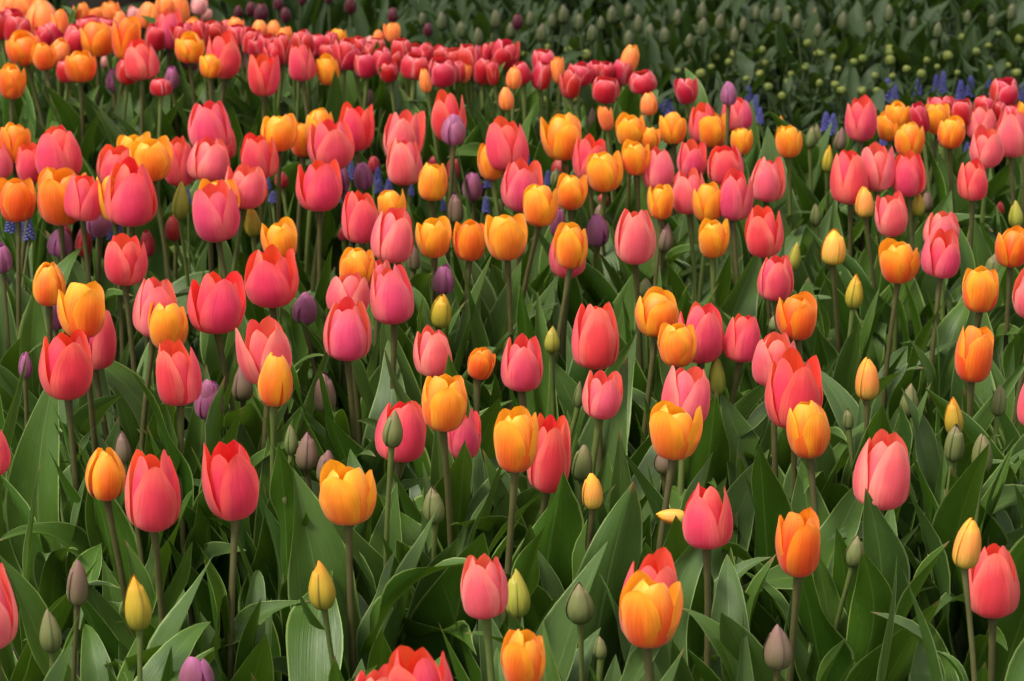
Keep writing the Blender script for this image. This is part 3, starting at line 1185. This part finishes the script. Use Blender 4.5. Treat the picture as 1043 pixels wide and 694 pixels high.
GB = """450 22;470 30;487 38;505 20;540 18;552 34;562 20;574 15;590 22;603 34;612 22;623 15;640 40;650 25;662 34;677 36;690 18;702 40;716 28;733 22;748 36;
757 24;770 12;792 14;812 22;833 30;858 22;885 26;905 14;930 22;955 30;985 16;1010 20;640 10;520 30;430 18;715 12;1030 12"""
gb_ = [tuple(float(v) for v in s.split()) for s in GB.replace('\n', '').split(';')]
gb_.sort()
zz = {}
for x, y in gb_:
    zz.setdefault((int(x // 104), y > 24), []).append((x, y))
for (c, lo), L in zz.items():
    for j, (x, y) in enumerate(sorted(L)):
        rnd = random.Random(int(x * 5 + y))
        Pt, dep = place(x, y + 9, .30)
        base = Vector((Pt.x, Pt.y, 0))
        root = empty('tulip_bud', base)
        where = ['', '', '', '', 'left of centre', 'right of centre', 'above the lone apricot tulip', 'above the topmost violet tulip', 'above the yellow tulip', 'above the blue hyacinths', 'at the right edge'][c]
        nth = ['first', 'second', 'third', 'fourth', 'fifth', 'sixth', 'seventh', 'eighth', 'ninth', 'tenth'][j]
        tag(root, f"grey green bud in dark bed {where}, {nth} from left, {'lower' if lo else 'upper'} row", 'tulip bud', 'grey green buds in the dark bed')
        add_stem(root, Pt - base, rnd, .0024, STEM_D)
        hb = rnd.uniform(15, 20) * dep / FPX
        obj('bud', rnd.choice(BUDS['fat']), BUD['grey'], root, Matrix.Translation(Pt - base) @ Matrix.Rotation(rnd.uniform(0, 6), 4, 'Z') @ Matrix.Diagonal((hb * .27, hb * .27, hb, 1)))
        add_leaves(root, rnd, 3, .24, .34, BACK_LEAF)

MB_ = "266 12 20;284 3 15;291 15 16;308 -2 14;256 9 15;243 12 14;357 5 18;400 15 16;527 22 16;436 30 14;335 -3 13"
mrows = sorted(tuple(float(v) for v in s.split()) for s in MB_.split(';'))
for j, (x, y, hp) in enumerate(mrows):
    rnd = random.Random(int(x * 3 + y))
    Pt, dep = place(x, y + hp / 2, .36)
    base = Vector((Pt.x, Pt.y, 0))
    root = empty('tulip', base)
    nth = ['first', 'second', 'third', 'fourth', 'fifth', 'sixth', 'seventh', 'eighth', 'ninth', 'tenth', 'eleventh', 'twelfth', 'thirteenth', 'fourteenth', 'fifteenth', 'last'][j]
    tag(root, f"dark maroon tulip in the shaded bed behind, {nth} from left", 'tulip', 'maroon tulips in the dark bed')
    add_stem(root, Pt - base, rnd, .0024, STEM_D)
    Hm = hp * dep / FPX
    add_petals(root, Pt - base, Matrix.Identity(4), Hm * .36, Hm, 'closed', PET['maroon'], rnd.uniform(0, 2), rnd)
    add_leaves(root, rnd, 3, .24, .34, BACK_LEAF)

# dense leaves of that bed
LGn = [g[::2, ::2] for g in LG]
Ps = []
g = np.random.default_rng(77)
def leaf_at(x, y, z, L, wd, a, lean):
    Q = LGn[g.integers(len(LGn))] * np.array([L, L * wd, L])
    cl, sl = math.cos(lean), math.sin(lean)
    Q = np.stack([Q[..., 0] * cl + Q[..., 2] * sl, Q[..., 1], -Q[..., 0] * sl + Q[..., 2] * cl], -1)
    ca, sa = math.cos(a), math.sin(a)
    Ps.append(np.stack([Q[..., 0] * ca - Q[..., 1] * sa + x, Q[..., 0] * sa + Q[..., 1] * ca + y, Q[..., 2] + z], -1))


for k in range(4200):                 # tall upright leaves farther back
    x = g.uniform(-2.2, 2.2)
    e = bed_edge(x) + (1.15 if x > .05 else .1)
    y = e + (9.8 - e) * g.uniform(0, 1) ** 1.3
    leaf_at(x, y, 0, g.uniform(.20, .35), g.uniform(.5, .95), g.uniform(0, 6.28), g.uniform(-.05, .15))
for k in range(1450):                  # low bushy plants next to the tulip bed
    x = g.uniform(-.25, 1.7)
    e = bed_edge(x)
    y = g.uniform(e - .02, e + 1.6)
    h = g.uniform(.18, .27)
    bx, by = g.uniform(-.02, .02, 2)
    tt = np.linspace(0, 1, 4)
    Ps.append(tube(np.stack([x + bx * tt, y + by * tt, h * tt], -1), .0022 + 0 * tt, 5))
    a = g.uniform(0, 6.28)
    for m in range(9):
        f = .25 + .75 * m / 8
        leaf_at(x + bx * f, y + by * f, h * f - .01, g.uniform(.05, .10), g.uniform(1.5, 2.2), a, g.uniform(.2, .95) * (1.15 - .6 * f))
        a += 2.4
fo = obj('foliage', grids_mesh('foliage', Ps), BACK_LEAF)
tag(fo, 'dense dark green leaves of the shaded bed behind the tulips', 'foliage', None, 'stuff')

# ------------------------------------------------------------------ a tree behind the bed, its dark trunk showing at the far left
Pt, dep = place(100, 24, .36)
tb = Vector((Pt.x - .10, Pt.y + 1.15, 0))
tree = empty('tree', tb)
tag(tree, 'dark tree trunk behind the apricot tulips, top edge, far left', 'tree')
tt = np.linspace(0, 1, 16)
path = np.stack([.06 * np.sin(3 * tt) * tt, .05 * np.sin(2 * tt), 2.9 * tt], -1)
tr = [tube(path, .085 - .04 * tt + .05 * np.exp(-tt * 18), 14)]
g = np.random.default_rng(5)
tips = []
for k in range(9):
    a, z0 = k * 2.4 + g.uniform(-.3, .3), g.uniform(1.9, 2.8)
    Lb = g.uniform(.9, 1.7)
    u = np.linspace(0, 1, 8)
    q = np.stack([np.cos(a) * Lb * u + .06 * np.sin(6 * u), np.sin(a) * Lb * u, z0 + Lb * .75 * u ** 1.2], -1)
    tr.append(tube(q, .034 * (1 - .85 * u) + .004, 8))
    tips += [q[m] for m in (3, 4, 5, 6, 7)]
obj('trunk', grids_mesh('trunk', tr), BARK, tree)
Ps = []
for k in range(2600):
    c = tips[g.integers(len(tips))] + g.normal(0, .32, 3)
    c[2] = max(c[2], 2.05)
    L = g.uniform(.08, .15)
    Q = LGn[g.integers(len(LGn))][::2, ::2] * np.array([L, L * 2.6, L])
    E = np.array(Euler(g.uniform(-2, 2, 3)).to_matrix())
    Ps.append(Q @ E.T + c)
obj('crown', grids_mesh('crown', Ps), BACK_LEAF, tree)  # crown out of view, added overhead to shade the bed behind

# ------------------------------------------------------------------ a small white plant marker among the stems at the far left
Pt, dep = place(114, 71, .30)
mk = empty('plant_marker', (Pt.x, Pt.y, 0))
tag(mk, 'small white plant marker above the violet tulip among stems at far left', 'plant marker')
tt = np.linspace(0, 1, 5)
obj('stake', grid_mesh('stake', tube(np.stack([0 * tt, 0 * tt, Pt.z * tt], -1), .0018 + 0 * tt, 6)), STEM_D, mk)
bx_, by_, bz_ = 6.5 * dep / FPX, .002, 1.4 * dep / FPX
V = [(sx * bx_, sy * by_ - .004, Pt.z + sz * bz_) for sx in (-1, 1) for sy in (-1, 1) for sz in (-1, 1)]
me = bpy.data.meshes.new('plate')
me.from_pydata(V, [], [(0, 1, 3, 2), (4, 6, 7, 5), (0, 4, 5, 1), (2, 3, 7, 6), (0, 2, 6, 4), (1, 5, 7, 3)])
obj('plate', me, TAGW, mk)

if __name__ == '__main__':
    bad = [o for o in COL.objects if o.get('label') and len(o['label'].split()) > 16]
    seen = {}
    for o in COL.objects:
        if o.get('label'): seen.setdefault(o['label'], []).append(o.name)
    print('LONG', [(o.name, o['label']) for o in bad][:20])
    print('SAME', [(k, v) for k, v in seen.items() if len(v) > 1][:20])
